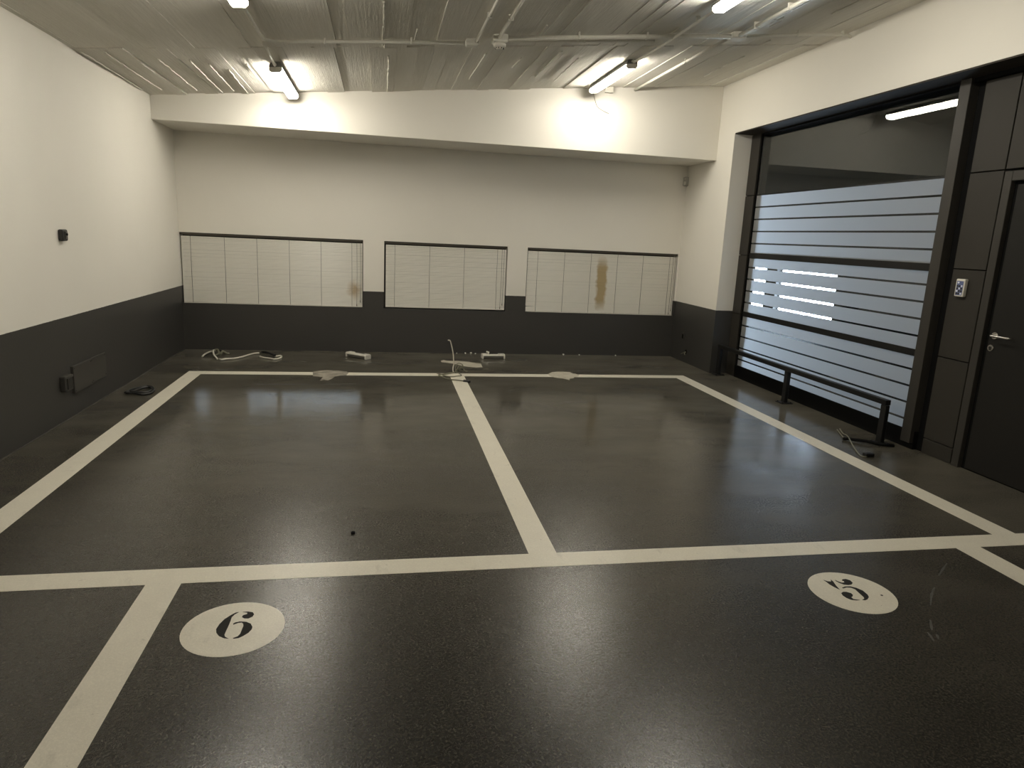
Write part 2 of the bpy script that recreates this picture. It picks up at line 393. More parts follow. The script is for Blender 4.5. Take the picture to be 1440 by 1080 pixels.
# ceiling: board marked concrete, boards running from front to back -----
b = MB()
def slab(x0, x1, y0, y1, dz):
    z0, z1 = zc(x0) - dz, zc(x1) - dz
    b.hexa([(x0, y0, z0), (x1, y0, z1), (x1, y1, z1), (x0, y1, z0), (x0, y0, z0 + .2), (x1, y0, z1 + .2), (x1, y1, z1 + .2), (x0, y1, z0 + .2)])
JY = 3.51
slab(XL - .25, XR + .3, YS, YB + .1, -.012)
for (y0, y1) in ((YS, -.6), (-.6, JY - .006), (JY + .006, YF + .05)):
    x = XL - .2
    while x < XR + .05:
        w = R.choice((.11, .14, .19, .24, .30)); x1 = min(x + w, XR + .1)
        slab(x + .001, x1 - .001, y0, y1, R.uniform(-.006, .008)); x = x1
FINS = [[(-0.035, 3.961), (-0.038, 4.382)], [(0.147, 3.854), (0.128, 5.24)], [(-0.196, 3.6), (-0.206, 5.176)], [(-0.365, 3.596), (-0.386, 5.162)], [(0.39, 3.905), (0.354, 5.415)], [(0.517, 4.044), (0.488, 5.294)], [(0.641, 4.286), (0.61, 5.44)], [(0.841, 4.056), (0.841, 4.365)], [(5.694, 4.85), (5.675, 4.423)], [(5.668, 4.345), (5.671, 3.9)], [(5.601, 3.494), (5.597, 3.3)], [(2.988, 4.843), (3.001, 3.719)], [(2.12, 3.783), (2.127, 5.44)], [(2.069, 2.249), (2.08, 3.5)], [(3.354, 4.303), (3.372, 3.91)], [(3.961, 4.962), (3.939, 3.927)], [(3.701, 4.765), (3.701, 3.648)]]
for k in range(10):
    x, y = R.uniform(1.8, 6.1), R.uniform(1.2, 3.0); FINS.append([(x, y), (x + R.uniform(-.01, .01), y + R.uniform(.15, .7))])
for (xa, ya), (xb, yb) in FINS:
    m = max(3, int(abs(yb - ya) / .06)); pts = []
    for i in range(m + 1):
        t = i / m; x, y = xa + (xb - xa) * t + R.uniform(-.004, .004), ya + (yb - ya) * t
        pts.append((x, y, zc(x) - .010 + R.uniform(-.003, .003)))
    b.tube(pts, .007, 5)
struct(b.build('ceiling', M_CEIL), 'sloping pale board-marked concrete ceiling', 'ceiling')

# ------------------------------------------------------------------ back windows and blinds
def window(n, x0, x1, cords, pulls, stains, label, blabel, bend=False, short=0.):
    w = sthing('window_%d' % n, label, 'window', ((x0 + x1) / 2, YB + .17, WB))
    f = MB(); y0, y1 = YB + .15, YB + .20
    for lo, hi in (((x0, y0, WB), (x1, y1, WB + .05)), ((x0, y0, WT - .05), (x1, y1, WT)), ((x0, y0, WB + .05), (x0 + .05, y1, WT - .05)), ((x1 - .05, y0, WB + .05), (x1, y1, WT - .05)), (((x0 + x1) / 2 - .03, y0, WB + .05), ((x0 + x1) / 2 + .03, y1, WT - .05))):
        f.box(lo, hi)
    f.build('window_frame', M_FRAME, w)
    g = MB(); g.box((x0 + .05, YB + .172, WB + .05), ((x0 + x1) / 2 - .03, YB + .178, WT - .05)); g.box(((x0 + x1) / 2 + .03, YB + .172, WB + .05), (x1 - .05, YB + .178, WT - .05))
    g.build('pane', M_GLASS, w)
    # the blind hangs just inside the recess
    yb = YB + .032; a0, a1 = x0 + (.012 if n != 2 else .022), x1 - .010
    t = thing('window_blind', blabel, 'blind', ((a0 + a1) / 2, yb, WT), 'venetian blinds on the back wall')
    MB().box((x0 + .004, YB + .012, WT - .030), (x1 - .004, YB + .055, WT - .001), .002, 1).build('headrail', M_BROWN, t)
    top, bot = WT - .043, WB + .018 + short
    ns = int(round((top - bot) / .0212)); s = MB(); tilt = math.radians(53); hw = .0127
    for k in range(ns):
        z = top - (k + .5) * (top - bot) / ns
        q = tilt + R.uniform(-.015, .015); dz0 = R.uniform(-.0008, .0008); dz1 = R.uniform(-.0008, .0008)
        rows = []
        cut = a0
        for j, u in enumerate((-1, -.35, .35, 1)):                  # slightly crowned section
            cr = .0026 * (1 - u * u)
            yy, zz = u * hw * math.cos(q) - cr * math.sin(q), u * hw * math.sin(q) + cr * math.cos(q)
            row = []
            for x, dz in ((cut, dz0), (cut + .14, dz0), (a1, dz1)):
                ex = 0
                if bend and k >= ns - 3 and x == cut: ex = -.006 * (k - ns + 4); 
                row.append(s.bm.verts.new((x, yb + yy + ex, z + zz + dz - (.006 if ex else 0))))
            rows.append(row)
        for r0, r1 in zip(rows, rows[1:]):
            for i in range(2): s.bm.faces.new((r0[i], r0[i + 1], r1[i + 1], r1[i]))
    so = s.build('slats', slat_mat('blind slats %d' % n, stains), t)
    MB().box((a0, yb - .013, bot - .016), (a1, yb + .013, bot - .002), .003, 1).build('bottom_rail', M_PVCW, t)
    for cx in cords:
        c = MB()
        for dy in (-.0165,): c.tube([(cx, yb + dy, WT - .03), (cx + R.uniform(-.002, .002), yb + dy, (top + bot) / 2), (cx, yb + dy, bot - .004)], .0021, 6)
        c.build('ladder_cord', M_CORD, t)
    for i, cx in enumerate(pulls):
        c = MB(); zl = bot + .03 + .05 * i
        c.tube([(cx, yb - .024, WT - .03), (cx + .003, yb - .024, (top + zl) / 2), (cx - .002, yb - .023, zl)], .002, 6)
        c.cyl((cx - .002, yb - .023, zl), (cx - .002, yb - .023, zl - .03), .003, 8, .005)
        c.build('pull_cord', M_CORD, t)
window(1, WIN[0][0] + .002, WIN[0][1], (-.281, .12, .51, .906, 1.30, 1.691), (1.755, 1.80), [(1.72, .10, .82, .16, (.42, .27, .10), .75)],
       'low wide window at the left end of the back wall', 'pale venetian blind on the left window, rust stain near its right end')
window(2, *WIN[1], (2.247, 2.707, 3.173, 3.624), (3.685, 3.715), [], 'low window in the middle of the back wall', 'pale venetian blind on the narrower middle window', short=.012)
window(3, *WIN[2], (4.189, 4.569, 4.953, 5.341, 5.72, 6.123), (6.17, 6.20), [(5.13, .085, 1.02, .40, (.42, .30, .12), .85)],
       'low wide window at the right end of the back wall', 'pale venetian blind on the right window, brown vertical stain', bend=True)

# ------------------------------------------------------------------ glazed partition (right)
XG = 6.500
GZ = (.155, .807, 1.520, 2.235, 2.930)
w4 = sthing('window_4', 'large glazed partition with striped frosted film in the right wall', 'window', (XG, 3.3, 0))
f = MB()
f.box((XG - .010, 1.79, 0), (XG + .10, 4.85, GZ[0]), .003, 1)
f.box((XG - .004, 1.90, GZ[4]), (XG + .10, 4.82, ZS - .013))
f.box((XG + .030, 4.815, GZ[0]), (XG + .10, 4.852, ZS - .013))
f.build('frame', M_BLACK, w4)
MB().box((XG - .045, 1.795, GZ[0] - .10), (XG + .10, 1.900, ZS - .013), .003, 1).build('mullion', M_FRAME, w4)
for z, h in ((GZ[1], .029), (GZ[2], .031), (GZ[3], .008)):
    MB().box((XG - .007 if h > .01 else XG - .001, 1.901, z - h), (XG + .05, 4.815, z + h), .001, 1).build('transom', M_STEEL, w4)
for z0, z1, h0, h1 in ((GZ[0], GZ[1], 0, .029), (GZ[1], GZ[2], .029, .031), (GZ[2], GZ[3], .031, .008), (GZ[3], GZ[4], .008, 0)):
    p = MB().box((XG + .004, 1.901, z0 + h0), (XG + .012, 4.814, z1 - h1)).build('pane', M_GLASS, w4)
    if z1 < 2.5:
        fb = MB(); m = GZ[2] - GZ[1] if z0 > .5 else .713
        st = [z1 - m * k / 5 for k in range(1, 5)] if z0 > .5 else [GZ[1] - .143 * k for k in range(1, 5)]
        lv = [z1 - h1] + [q for s_ in st for q in (s_ + .009, s_ - .009)] + [z0 + h0]
        for hi, lo in zip(lv[0::2], lv[1::2]):
            v = [fb.bm.verts.new(q) for q in ((XG + .002, 1.902, lo), (XG + .002, 4.813, lo), (XG + .002, 4.813, hi), (XG + .002, 1.902, hi))]
            fb.bm.faces.new(v)
        o = fb.build('frosted_film', M_FILM, p); o['label'] = 'frosted film bands with narrow clear stripes'

# cladding panels: columns beside the glazing
def cladding(name, label, rows, x0, back):
    o = sthing(name, label, 'cladding panel', (x0, rows[0][0], 0))
    for y0, y1, z0, z1 in rows:
        MB().box((x0, y0 + .004, z0 + .004), (x0 + .02, y1 - .004, z1 - .004), .002, 1).build('panel', M_PANEL, o)
    bk = MB()
    for y0, y1, z0, z1 in back: bk.box((x0 + .022, y0, z0), (x0 + .10, y1, z1))
    bk.build('backing', M_BLACK, o)
    return o
cladding('trim_4', 'narrow column of dark panels between white jamb and glazing', [(4.852, YJ - .002, a, c) for a, c in ((.0, .795), (.795, 1.52), (1.52, 2.235), (2.235, ZS - .013))], XG - .015, [(4.852, YJ - .002, 0, ZS - .013)])
cladding('trim_5', 'column of dark panels between mullion and door', [(1.405, 1.715, a, c) for a, c in ((.0, .13), (.13, .818), (.818, 1.522), (1.522, 2.248))] + [(1.405, 1.715, 2.248, ZS - .045)], XG + .01, [(1.40, 1.793, 0, ZS - .013)])
cladding('trim_6', 'dark panels above the door', [(.87, 1.403, 2.248, ZS - .045), (.22, .868, 2.248, ZS - .045), (YE + .004, .218, 2.248, ZS - .045), (YE + .004, .218, 1.522, 2.247), (YE + .004, .218, .818, 1.521), (YE + .004, .218, .0, .817)], XG + .01, [(YE + .004, 1.40, 2.24, ZS - .013), (YE + .004, .22, 0, 2.24)])
MB().box((XG - .02, YE + .004, ZS - .045), (XG + .05, 1.793, ZS - .013)).build('head_strip', M_BLACK, bpy.data.objects['trim_6'])

# door
d = sthing('door_1', 'dark flush door with a steel lever handle at the right edge', 'door', (XG, .8, 0))
f = MB(); y0, y1 = .225, 1.398
f.box((XG + .006, 1.330, 0), (XG + .10, y1, 2.236), .003, 1); f.box((XG + .006, y0, 0), (XG + .10, y0 + .065, 2.236), .003, 1); f.box((XG + .006, y0 + .065, 2.165), (XG + .10, 1.330, 2.236), .003, 1)
f.build('door_frame', M_FRAME, d)
f = MB(); f.box((XG + .045, y0 + .066, .0), (XG + .08, 1.329, 2.164)); f.build('gasket', M_BLACK, d)
f = MB(); f.box((XG + .030, .300, .012), (XG + .044, 1.292, 2.140), .002, 1); leaf = f.build('door_leaf', M_DOOR, d)
hx = XG + .030; h = MB(); hy, hz = 1.238, 1.056
h.cyl((hx, hy, hz), (hx - .010, hy, hz), .026, 24)
h.tube(smooth_path([(hx - .008, hy, hz), (hx - .036, hy, hz), (hx - .050, hy - .012, hz), (hx - .052, hy - .05, hz), (hx - .052, hy - .13, hz), (hx - .048, hy - .150, hz), (hx - .022, hy - .158, hz)], 5), .0095, 14)
h.build('door_handle', M_CHROME, d)['label'] = 'satin steel lever'
h = MB(); ky, kz = 1.272, .962
h.tube([(hx, hy + .018, kz), (hx - .009, hy + .018, kz)], .024, 24); h.build('lock_rose', M_CHROME, d)
h = MB(); h.cyl((hx - .009, hy + .018, kz + .003), (hx - .014, hy + .018, kz + .003), .009, 16); h.box((hx - .013, hy + .012, kz - .017), (hx - .009, hy + .024, kz + .003)); h.build('key_cylinder', M_SLIT, d)

# keypad on the panel between glazing and door
kx = XG + .010
k = thing('keypad', 'silver access keypad with blue keys on the dark panel beside the door', 'keypad', (kx, 1.59, 1.385))
body = MB().box((kx - .030, 1.545, 1.312), (kx, 1.630, 1.448), .006, 2).build('body', M_PVCW, k)
face = MB().box((kx - .032, 1.556, 1.322), (kx - .0295, 1.619, 1.432), .001, 1).build('key_panel', M_KEYS, k)
for r in range(4):
    for c in range(3):
        MB().box((kx - .0345, 1.560 + c * .0195, 1.328 + r * .0195), (kx - .0315, 1.5745 + c * .0195, 1.342 + r * .0195), .001, 1).build('key', M_DISP if (r + c) % 3 == 0 else M_SLIT, k)
MB().cyl((kx - .0315, 1.600, 1.419), (kx - .035, 1.600, 1.419), .008, 16).build('indicator', M_DISP, k)

# ------------------------------------------------------------------ the dim space behind the glass
b = MB(); NX = 10.0
WY = ((7.95, 9.86), (10.26, 11.05)); WZ = (.30, 1.24)
b.box((NX, 1.0, 0), (NX + .2, 7.95, 3.4)); b.box((NX, 9.86, 0), (NX + .2, 10.26, 3.4)); b.box((NX, 11.05, 0), (NX + .2, 12.2, 3.4))
for y0, y1 in WY: b.box((NX, y0, 0), (NX + .2, y1, WZ[0])); b.box((NX, y0, WZ[1]), (NX + .2, y1, 3.4))
b.box((XR + .32, 0.0, 0), (NX, .2, 3.4)); b.box((XR + .302, 12.0, 0), (NX, 12.2, 3.4)); b.box((XR + .302, YB + .25, 0), (XR + .5, 12.0, 3.4))
b.box((XR + .32, 0.0, 3.4), (NX + .2, 12.2, 3.55)); b.box((NX, .2, 0), (NX + .2, 1.0, 3.4))
b.box((7.55, .2, 2.2), (7.75, 12.0, 3.4)); b.box((XR + .345, .2, 0), (NX, YB + .24, .004)); b.box((XR + .5, YB + .24, 0), (NX, 12.0, .004))  # first box: downstand added to keep daylight off the soffit and ceiling
struct(b.build('wall_side', M_NEXT), 'dim walls, floor, ceiling and added light-blocking beam of the space behind the glazing', 'wall')
for i, (y0, y1) in enumerate(WY):
    o = sthing('window_%d' % (5 + i), ('wide' if i == 0 else 'narrow') + ' bright daylit window of the space behind the glazing', 'window', (NX + .1, (y0 + y1) / 2, WZ[0]))
    MB().box((NX + .12, y0, WZ[0]), (NX + .14, y1, WZ[1])).build('pane', M_DAY, o)
    f = MB(); f.box((NX + .09, y0, WZ[0]), (NX + .12, y1, WZ[0] + .03)); f.box((NX + .09, y0, WZ[1] - .03), (NX + .12, y1, WZ[1])); f.box((NX + .09, y0, WZ[0] + .03), (NX + .12, y0 + .03, WZ[1] - .03)); f.box((NX + .09, y1 - .03, WZ[0] + .03), (NX + .12, y1, WZ[1] - .03))
    f.build('window_frame', M_STEEL, o)
# unseen screen added outside the back windows, its slit shaping daylight on the floor
b = MB(); yq, xq = YB + 4.0, XL - 2.2
b.box((xq, yq, 0), (2.0, yq + .2, 1.60)); b.box((xq, yq, 1.76), (2.0, yq + .2, 2.6))
for xa, xb_ in ((xq, -1.42), (-1.08, -.42), (1.76, 2.0)): b.box((xa, yq, 1.60), (xb_, yq + .2, 1.76))
b.box((2.0, YB + 1.9, 0), (XR + .28, YB + 2.1, 2.6)); b.box((2.0, YB + 2.1, 0), (2.2, yq + .2, 2.6)); b.box((xq - .2, YB + .24, 2.6), (XR + .28, yq + .2, 2.7)); b.box((xq - .2, YB + .24, 0), (xq, yq + .2, 2.6))
b.box((xq, YB + .24, -.2), (XL - .26, yq, -.02)); b.box((XL - .26, 9.5, -.2), (2.0, yq, -.02)); b.box((xq, YB + .02, 0), (XL - .27, YB + .24, 2.6))
struct(b.build('sky_slit_screen', M_GLIM), 'added unseen screen outside the back windows, slit to shape the daylight', 'trim')

# ------------------------------------------------------------------ strip lights
def strip_light(x, y0, y1, label):
    z = zc(x); h = .088
    t = thing('strip_light', label, 'light', (x, (y0 + y1) / 2, z), 'ceiling strip lights')
    k = (3.574 - 2.931) / (XR - XL)
    def sect(pts, m, name, ya, yb_, closed=True):
        b = MB(); A = [b.bm.verts.new((x + u, ya, z + v + k * u)) for u, v in pts]; B = [b.bm.verts.new((x + u, yb_, z + v + k * u)) for u, v in pts]
        n = len(pts)
        for i in range(n): b.bm.faces.new((A[i], A[(i + 1) % n], B[(i + 1) % n], B[i]))
        b.bm.faces.new(A[::-1]); b.bm.faces.new(B)
        return b.build(name, m, t)
    sect([(-.055, -.050), (-.055, -.036), (-.040, -.010), (.040, -.010), (.055, -.036), (.055, -.050)], M_HOUS, 'housing', y0, y1)
    sect([(-.052, -.051), (.052, -.051), (.0545, -.066), (.052, -.078), (.036, -.092), (-.036, -.092), (-.052, -.078), (-.0545, -.066)], M_LAMP, 'diffuser', y0 + .022, y1 - .026)
    for ya, yb_ in ((y0, y0 + .021), (y1 - .025, y1)):
        sect([(-.054, -.050), (.054, -.050), (.057, -.066), (.055, -.079), (.038, -.094), (-.038, -.094), (-.055, -.079), (-.057, -.066)], M_PVCW, 'end_cap', ya, yb_)
    for yy in (y0 + .25, y1 - .25): MB().box((x - .03, yy - .02, z - .014), (x + .03, yy + .02, z + .012)).build('mounting_clip', M_HOUS, t)
    MB().cyl((x + .0, y0 + .002, z - .030), (x + .0, y0 - .035, z - .026), .012, 12).build('cable_gland', M_BOX, t)
    return t
LX1, LX2 = 1.10, 4.52
strip_light(LX1, 4.00, 5.365, 'left strip light touching the beam, farther from the viewer')
strip_light(LX2, 4.00, 5.30, 'right strip light beside the small box on the beam')
strip_light(1.14, .74, 2.13, 'left strip light at the top edge, nearer the viewer')
strip_light(LX2 + .01, .80, 2.20, 'right strip light at the top edge, nearer the viewer')

strip_light(1.14, -5.78, -4.38, 'left unseen strip light added behind the viewer')  # unseen rear pair, added to brighten the back wall
strip_light(LX2 + .01, -5.72, -4.32, 'right unseen strip light added behind the viewer')

# ------------------------------------------------------------------ conduits on the ceiling
CG = 'ceiling conduits'
def conduit(pts, r, label, clips=()):
    r *= 1.22; base = pts[0]; P = [(x, y, zc(x) - r - .018 - dz) for x, y, dz in pts]
    t = thing('conduit', label, 'conduit', P[0], CG)
    MB().tube(P, r, 12).build('tube', M_PVC, t)
    for (x, y, ax) in clips:
        c = MB(); z = zc(x) - r - .018
        if ax == 'y': c.box((x - r - .006, y - .008, z - r - .004), (x + r + .006, y + .008, z + r + .020), .003, 1)
        else: c.box((x - .008, y - r - .006, z - r - .004), (x + .008, y + r + .006, z + r + .020), .003, 1)
        c.build('clip', M_BOX, t)
CYL = 3.20
conduit([(1.13, 2.17, 0), (1.13, CYL - .25, 0), (1.14, CYL - .08, 0), (1.20, CYL - .01, 0), (1.30, CYL + .01, 0), (2.0, CYL + .02, 0), (2.74, CYL + .06, 0)], .011, 'grey conduit bending from the near left light across to the first junction box', ((1.6, CYL + .015, 'x'), (2.3, CYL + .03, 'x')))
conduit([(1.115, CYL + .04, 0), (1.10, 3.97, .012)], .010, 'short grey conduit feeding the farther left light')
conduit([(2.845, CYL + .02, 0), (2.85, 2.2, 0), (2.86, -2.0, 0)], .010, 'grey conduit running towards the viewer from the first junction box', ((2.85, 2.5, 'y'), (2.85, 1.0, 'y')))
conduit([(3.02, 3.08, 0), (3.02, 2.2, 0), (3.03, -2.0, 0)], .012, 'grey conduit running towards the viewer from the smoke detector box', ((3.02, 2.55, 'y'), (3.02, 1.0, 'y')))
conduit([(3.10, 3.10, 0), (3.8, 3.07, 0), (4.35, 3.05, 0), (5.08, 3.06, 0)], .016, 'thicker upper conduit between the smoke detector box and the right junction box', ((3.7, 3.07, 'x'), (4.3, 3.05, 'x')))
conduit([(3.10, 3.21, 0), (3.8, 3.22, 0), (4.44, 3.23, 0)], .010, 'thinner lower conduit right of the smoke detector box', ((3.8, 3.22, 'x'),))
conduit([(4.56, 2.24, .010), (4.55, 3.0, .020), (4.545, 3.25, .022), (4.525, 3.97, .012)], .010, 'grey conduit linking the two right strip lights', ((4.555, 2.6, 'y'),))
conduit([(5.10, 3.16, 0), (5.095, 4.2, 0), (5.09, 5.46, 0)], .012, 'long grey conduit running from the right junction box to the beam', ((5.095, 4.0, 'y'),))
conduit([(5.15, 3.02, 0), (5.15, 2.2, 0), (5.14, -2.0, 0)], .014, 'left one of the paired conduits above the right junction box', ((5.15, 2.75, 'y'), (5.15, 2.25, 'y')))
conduit([(5.205, 3.02, 0), (5.205, 2.2, 0), (5.195, -2.0, 0)], .009, 'thinner right one of the paired conduits above the right junction box', ((5.205, 2.55, 'y'),))
conduit([(5.22, 3.08, 0), (5.5, 3.04, 0), (5.9, 3.02, 0), (6.2, 3.03, .004), (6.24, 3.035, .02)], .011, 'grey conduit from the right junction box to the right wall', ((5.7, 3.03, 'x'), (6.15, 3.03, 'x')))
def jbox(x, y, w, label, drop=.045, grp='ceiling junction boxes'):
    t = thing('junction_box', label, 'junction box', (x, y, zc(x) - .006), grp)
    z = zc(x) - .006
    MB().box((x - w / 2, y - w / 2, z - drop), (x + w / 2, y + w / 2, z + .006), .006, 2).build('body', M_BOX, t)
    MB().box((x - w / 2 + .004, y - w / 2 + .004, z - drop - .006), (x + w / 2 - .004, y + w / 2 - .004, z - drop + .001), .004, 1).build('lid', M_BOX, t)
    return t
jbox(2.815, 3.27, .105, 'grey junction box on the ceiling left of the smoke detector')
jbox(3.035, 3.15, .125, 'grey box on the ceiling carrying the smoke detector', .055)
jbox(5.155, 3.09, .125, 'grey junction box at the right where five conduits meet')
z = zc(3.035) - .062
t = thing('smoke_detector', 'round smoke detector under the middle ceiling box', 'smoke detector', (3.035, 3.15, z))
b = MB(); b.tube([(3.035, 3.15, z), (3.035, 3.15, z - .018), (3.035, 3.15, z - .034)], .056, 24, .050); b.build('base', M_PVCW, t)
b = MB(); b.tube([(3.035, 3.15, z - .034), (3.035, 3.15, z - .052)], .040, 24, .026); b.build('sensor_head', M_PVCW, t)
b = MB()
for k_ in range(10):
    a = 2 * math.pi * k_ / 10; c_, s_ = math.cos(a), math.sin(a)
    b.tube([(3.035 + .0375 * c_, 3.15 + .0375 * s_, z - .038), (3.035 + .033 * c_, 3.15 + .033 * s_, z - .046)], .0045, 6)
b.build('vent_slots', M_SLIT, t)
# small box and loose wire on the beam
t = thing('junction_box', 'small white box on the beam beside the right strip light', 'junction box', (4.76, YF, 3.41))
MB().box((4.705, YF - .045, 3.365), (4.815, YF, 3.450), .008, 2).build('body', M_PVCW, t)
w_ = smooth_path([(4.567, YF - .004, 3.40), (4.572, YF - .006, 3.35), (4.589, YF - .004, 3.30), (4.62, YF - .006, 3.22), (4.653, YF - .004, 3.187), (4.72, YF - .006, 3.155), (4.784, YF - .010, 3.132)])
tag(MB().tube(w_, .003, 6).build('loose_wire', M_CABG, at=(4.6, YF, 3.25)), 'thin loose wire hanging on the beam under the right strip light', 'wire')

# ------------------------------------------------------------------ things on the walls
t = thing('motion_detector', 'small pale motion detector high in the right back corner', 'motion detector', (6.222, 6.272, 2.50))
b = MB(); b.box((6.195, 6.235, 2.415), (6.255, 6.306, 2.535), .012, 3); b.build('body', M_DET, t)
b = MB(); b.tube([(6.200, 6.240, 2.425), (6.200, 6.240, 2.470)], .016, 14); b.build('lens', M_PVCW, t)
MB().cyl((6.197, 6.238, 2.505), (6.190, 6.230, 2.505), .006, 10).build('indicator', M_PVCW, t)

t = thing('wall_box', 'small dark control box mounted on the white left wall', 'control box', (XL, 3.01, 1.455))
MB().box((XL, 2.962, 1.410), (XL + .035, 3.062, 1.500), .012, 3).build('body', M_SLIT, t)
MB().box((XL + .034, 3.005, 1.425), (XL + .040, 3.045, 1.485), .003, 1).build('cover', M_DGREY, t)
MB().cyl((XL + .039, 3.025, 1.462), (XL + .046, 3.025, 1.462), .010, 16).build('button', M_BLACK, t)

t = thing('wall_socket', 'dark wall socket low on the left wall beside the cover plates', 'socket', (XL, 2.83, .305))
MB().box((XL, 2.765, .245), (XL + .045, 2.900, .370), .008, 2).build('body', M_DGREY, t)
MB().box((XL + .044, 2.785, .262), (XL + .052, 2.882, .352), .006, 2).build('flap', M_SLIT, t)
MB().box((XL + .005, 2.902, .335), (XL + .025, 2.960, .355), .003, 1).build('conduit_stub', M_DGREY, t)
for y0, y1, z0, z1, dx, lab in ((2.975, 3.345, .188, .412, .022, 'thicker dark cover plate next to the socket on the left wall'), (3.358, 3.690, .193, .410, .010, 'flatter dark cover plate, farther from the socket on the left wall')):
    t = thing('cover_plate', lab, 'cover plate', (XL, (y0 + y1) / 2, (z0 + z1) / 2), 'cover plates on the left wall')
    MB().box((XL - .004, y0, z0), (XL + dx, y1, z1), .004, 2).build('plate', M_DGREY, t)
    for yy, zz in ((y0 + .02, z0 + .02), (y1 - .02, z0 + .02), (y0 + .02, z1 - .02), (y1 - .02, z1 - .02)):
        MB().cyl((XL + dx - .001, yy, zz), (XL + dx + .002, yy, zz), .005, 10).build('screw', M_SLIT, t)

t = thing('wall_socket', 'small dark socket low on the right wall near the back corner', 'socket', (XR, 5.91, .355))
MB().box((XR - .02, 5.875, .315), (XR, 5.945, .405), .006, 2).build('body', M_DGREY, t)
MB().box((XR - .024, 5.890, .325), (XR - .019, 5.932, .385), .003, 1).build('flap', M_BLACK, t)
t = thing('cable_outlet', 'broken cable outlet with pale wire ends near the floor in the right corner', 'cable outlet', (XR, 5.80, .14))
MB().cyl((XR - .002, 5.80, .155), (XR, 5.80, .155), .030, 16).build('hole', M_BLACK, t)
b = MB(); b.tube(smooth_path([(XR - .002, 5.80, .155), (XR - .03, 5.82, .135), (XR - .045, 5.86, .115)]), .006, 8); b.tube(smooth_path([(XR - .002, 5.80, .15), (XR - .03, 5.78, .13), (XR - .04, 5.73, .12)]), .005, 8)
b.build('wire', M_CABG, t)

# ------------------------------------------------------------------ low rail in front of the glazing
t = thing('guard_rail', 'low black steel guard rail on three posts in front of the glazing', 'rail', (6.33, 3.47, 0))
RX = 6.325
MB().box((RX - .025, 1.945, .345), (RX + .025, 4.985, .392), .005, 2).build('rail', M_STEEL, t)
for y in (4.955, 3.445, 1.975):
    MB().box((RX - .020, y - .033, .010), (RX + .020, y + .033, .344), .004, 1).build('post', M_STEEL, t)
    bp = MB().box((RX - .065, y - .065, 0), (RX + .065, y + .065, .009), .002, 1).build('base_plate', M_STEEL, t)
    for sx in (-.048, .048):
        for sy in (-.048, .048): MB().cyl((RX + sx, y + sy, .009), (RX + sx, y + sy, .018), .009, 6).build('bolt', M_STEEL, bp)

# wiper-like black strip and rods at the near post
t = thing('wiper_blade', 'black rubber wiper blade with thin rods lying by the nearest rail post', 'wiper blade', (6.10, 2.0, 0))
MB().tube([(x, y, .020 - .012 * abs(i - 3) / 3 + .006) for i, (x, y) in enumerate(((6.04, 2.072), (6.079, 2.061), (6.116, 2.018), (6.175, 1.968), (6.235, 1.905), (6.30, 1.875), (6.375, 1.865)))], .015, 10, flat=(.9, 1.1)).build('blade', M_BLACK, t)
MB().tube(smooth_path([(6.205, 2.384, .008), (6.14, 2.25, .010), (6.076, 2.113, .012)]), .0045, 8).build('rod', M_CABG, t)
MB().tube(smooth_path([(6.25, 2.406, .008), (6.17, 2.25, .010), (6.103, 2.10, .030), (5.99, 1.87, .012), (5.888, 1.654, .008), (5.90, 1.60, .008), (5.975, 1.64, .010)]), .0045, 8).build('arm', M_CABG, t)
MB().box((5.905, 1.600, .001), (5.985, 1.650, .030), .006, 2).build('clip', M_STEEL, t)

# ------------------------------------------------------------------ loose things on the floor
def cable(name, pts, r, m, label, cat='cable', grp=None, z=None):
    P = [(p[0], p[1], (p[2] if len(p) > 2 else r + .001)) for p in pts]
    return tag(MB().tube(smooth_path(P, 6), r, 8).build(name, m, at=P[0]), label, cat, grp)
t = thing('cable_bundle', 'tangle of white and grey cable ends at the left of the back wall', 'cable', (.08, 5.75, 0))
for pts, r, m, nm in (([(-.062, 5.721, .012), (-.045, 5.805, .03), (0, 5.892, .045), (.008, 5.979, .02)], .010, M_CABW, 'white_cable'),
     ([(.023, 6.039, .03), (.031, 5.895, .06), (.077, 5.704, .04), (.140, 5.590, .010)], .010, M_CABW, 'white_cable'),
     ([(.114, 5.873, .012), (.118, 5.988, .03), (.17, 5.964, .012), (.20, 5.97, .012)], .014, M_CABG, 'grey_cable'),
     ([(-.03, 5.88, .03), (.05, 5.99, .06), (.10, 5.86, .03), (.06, 5.78, .012), (.10, 5.70, .012)], .009, M_CABG, 'grey_cable'),
     ([(-.05, 5.84, .012), (.0, 6.02, .04), (.07, 6.08, .03), (.14, 6.02, .012)], .009, M_CABK, 'black_cable')):
    MB().tube(smooth_path(pts, 6), r, 8).build(nm, m, t)
cable('power_cable', [(.172, 5.560), (.200, 5.530), (.238, 5.582), (.322, 5.614), (.392, 5.728), (.44, 5.871), (.496, 5.991), (.547, 6.024)], .011, M_CABW, 'white cable stretched along the floor right of the cable tangle')
t = thing('cable_bundle', 'looped white cable with a black sleeve at the end of the stretched cable', 'cable', (.72, 5.8, 0))
MB().tube([(.576, 6.086, .016), (.642, 5.974, .03), (.706, 5.864, .036), (.777, 5.757, .034)], .014, 10).build('black_sleeve', M_CABK, t)
MB().tube(smooth_path([(.60, 5.775, .010), (.66, 5.70, .010), (.74, 5.655, .010), (.80, 5.61, .010), (.852, 5.74, .010), (.832, 5.86, .010), (.774, 5.80, .010)], 6), .012, 8).build('white_loop', M_CABW, t)

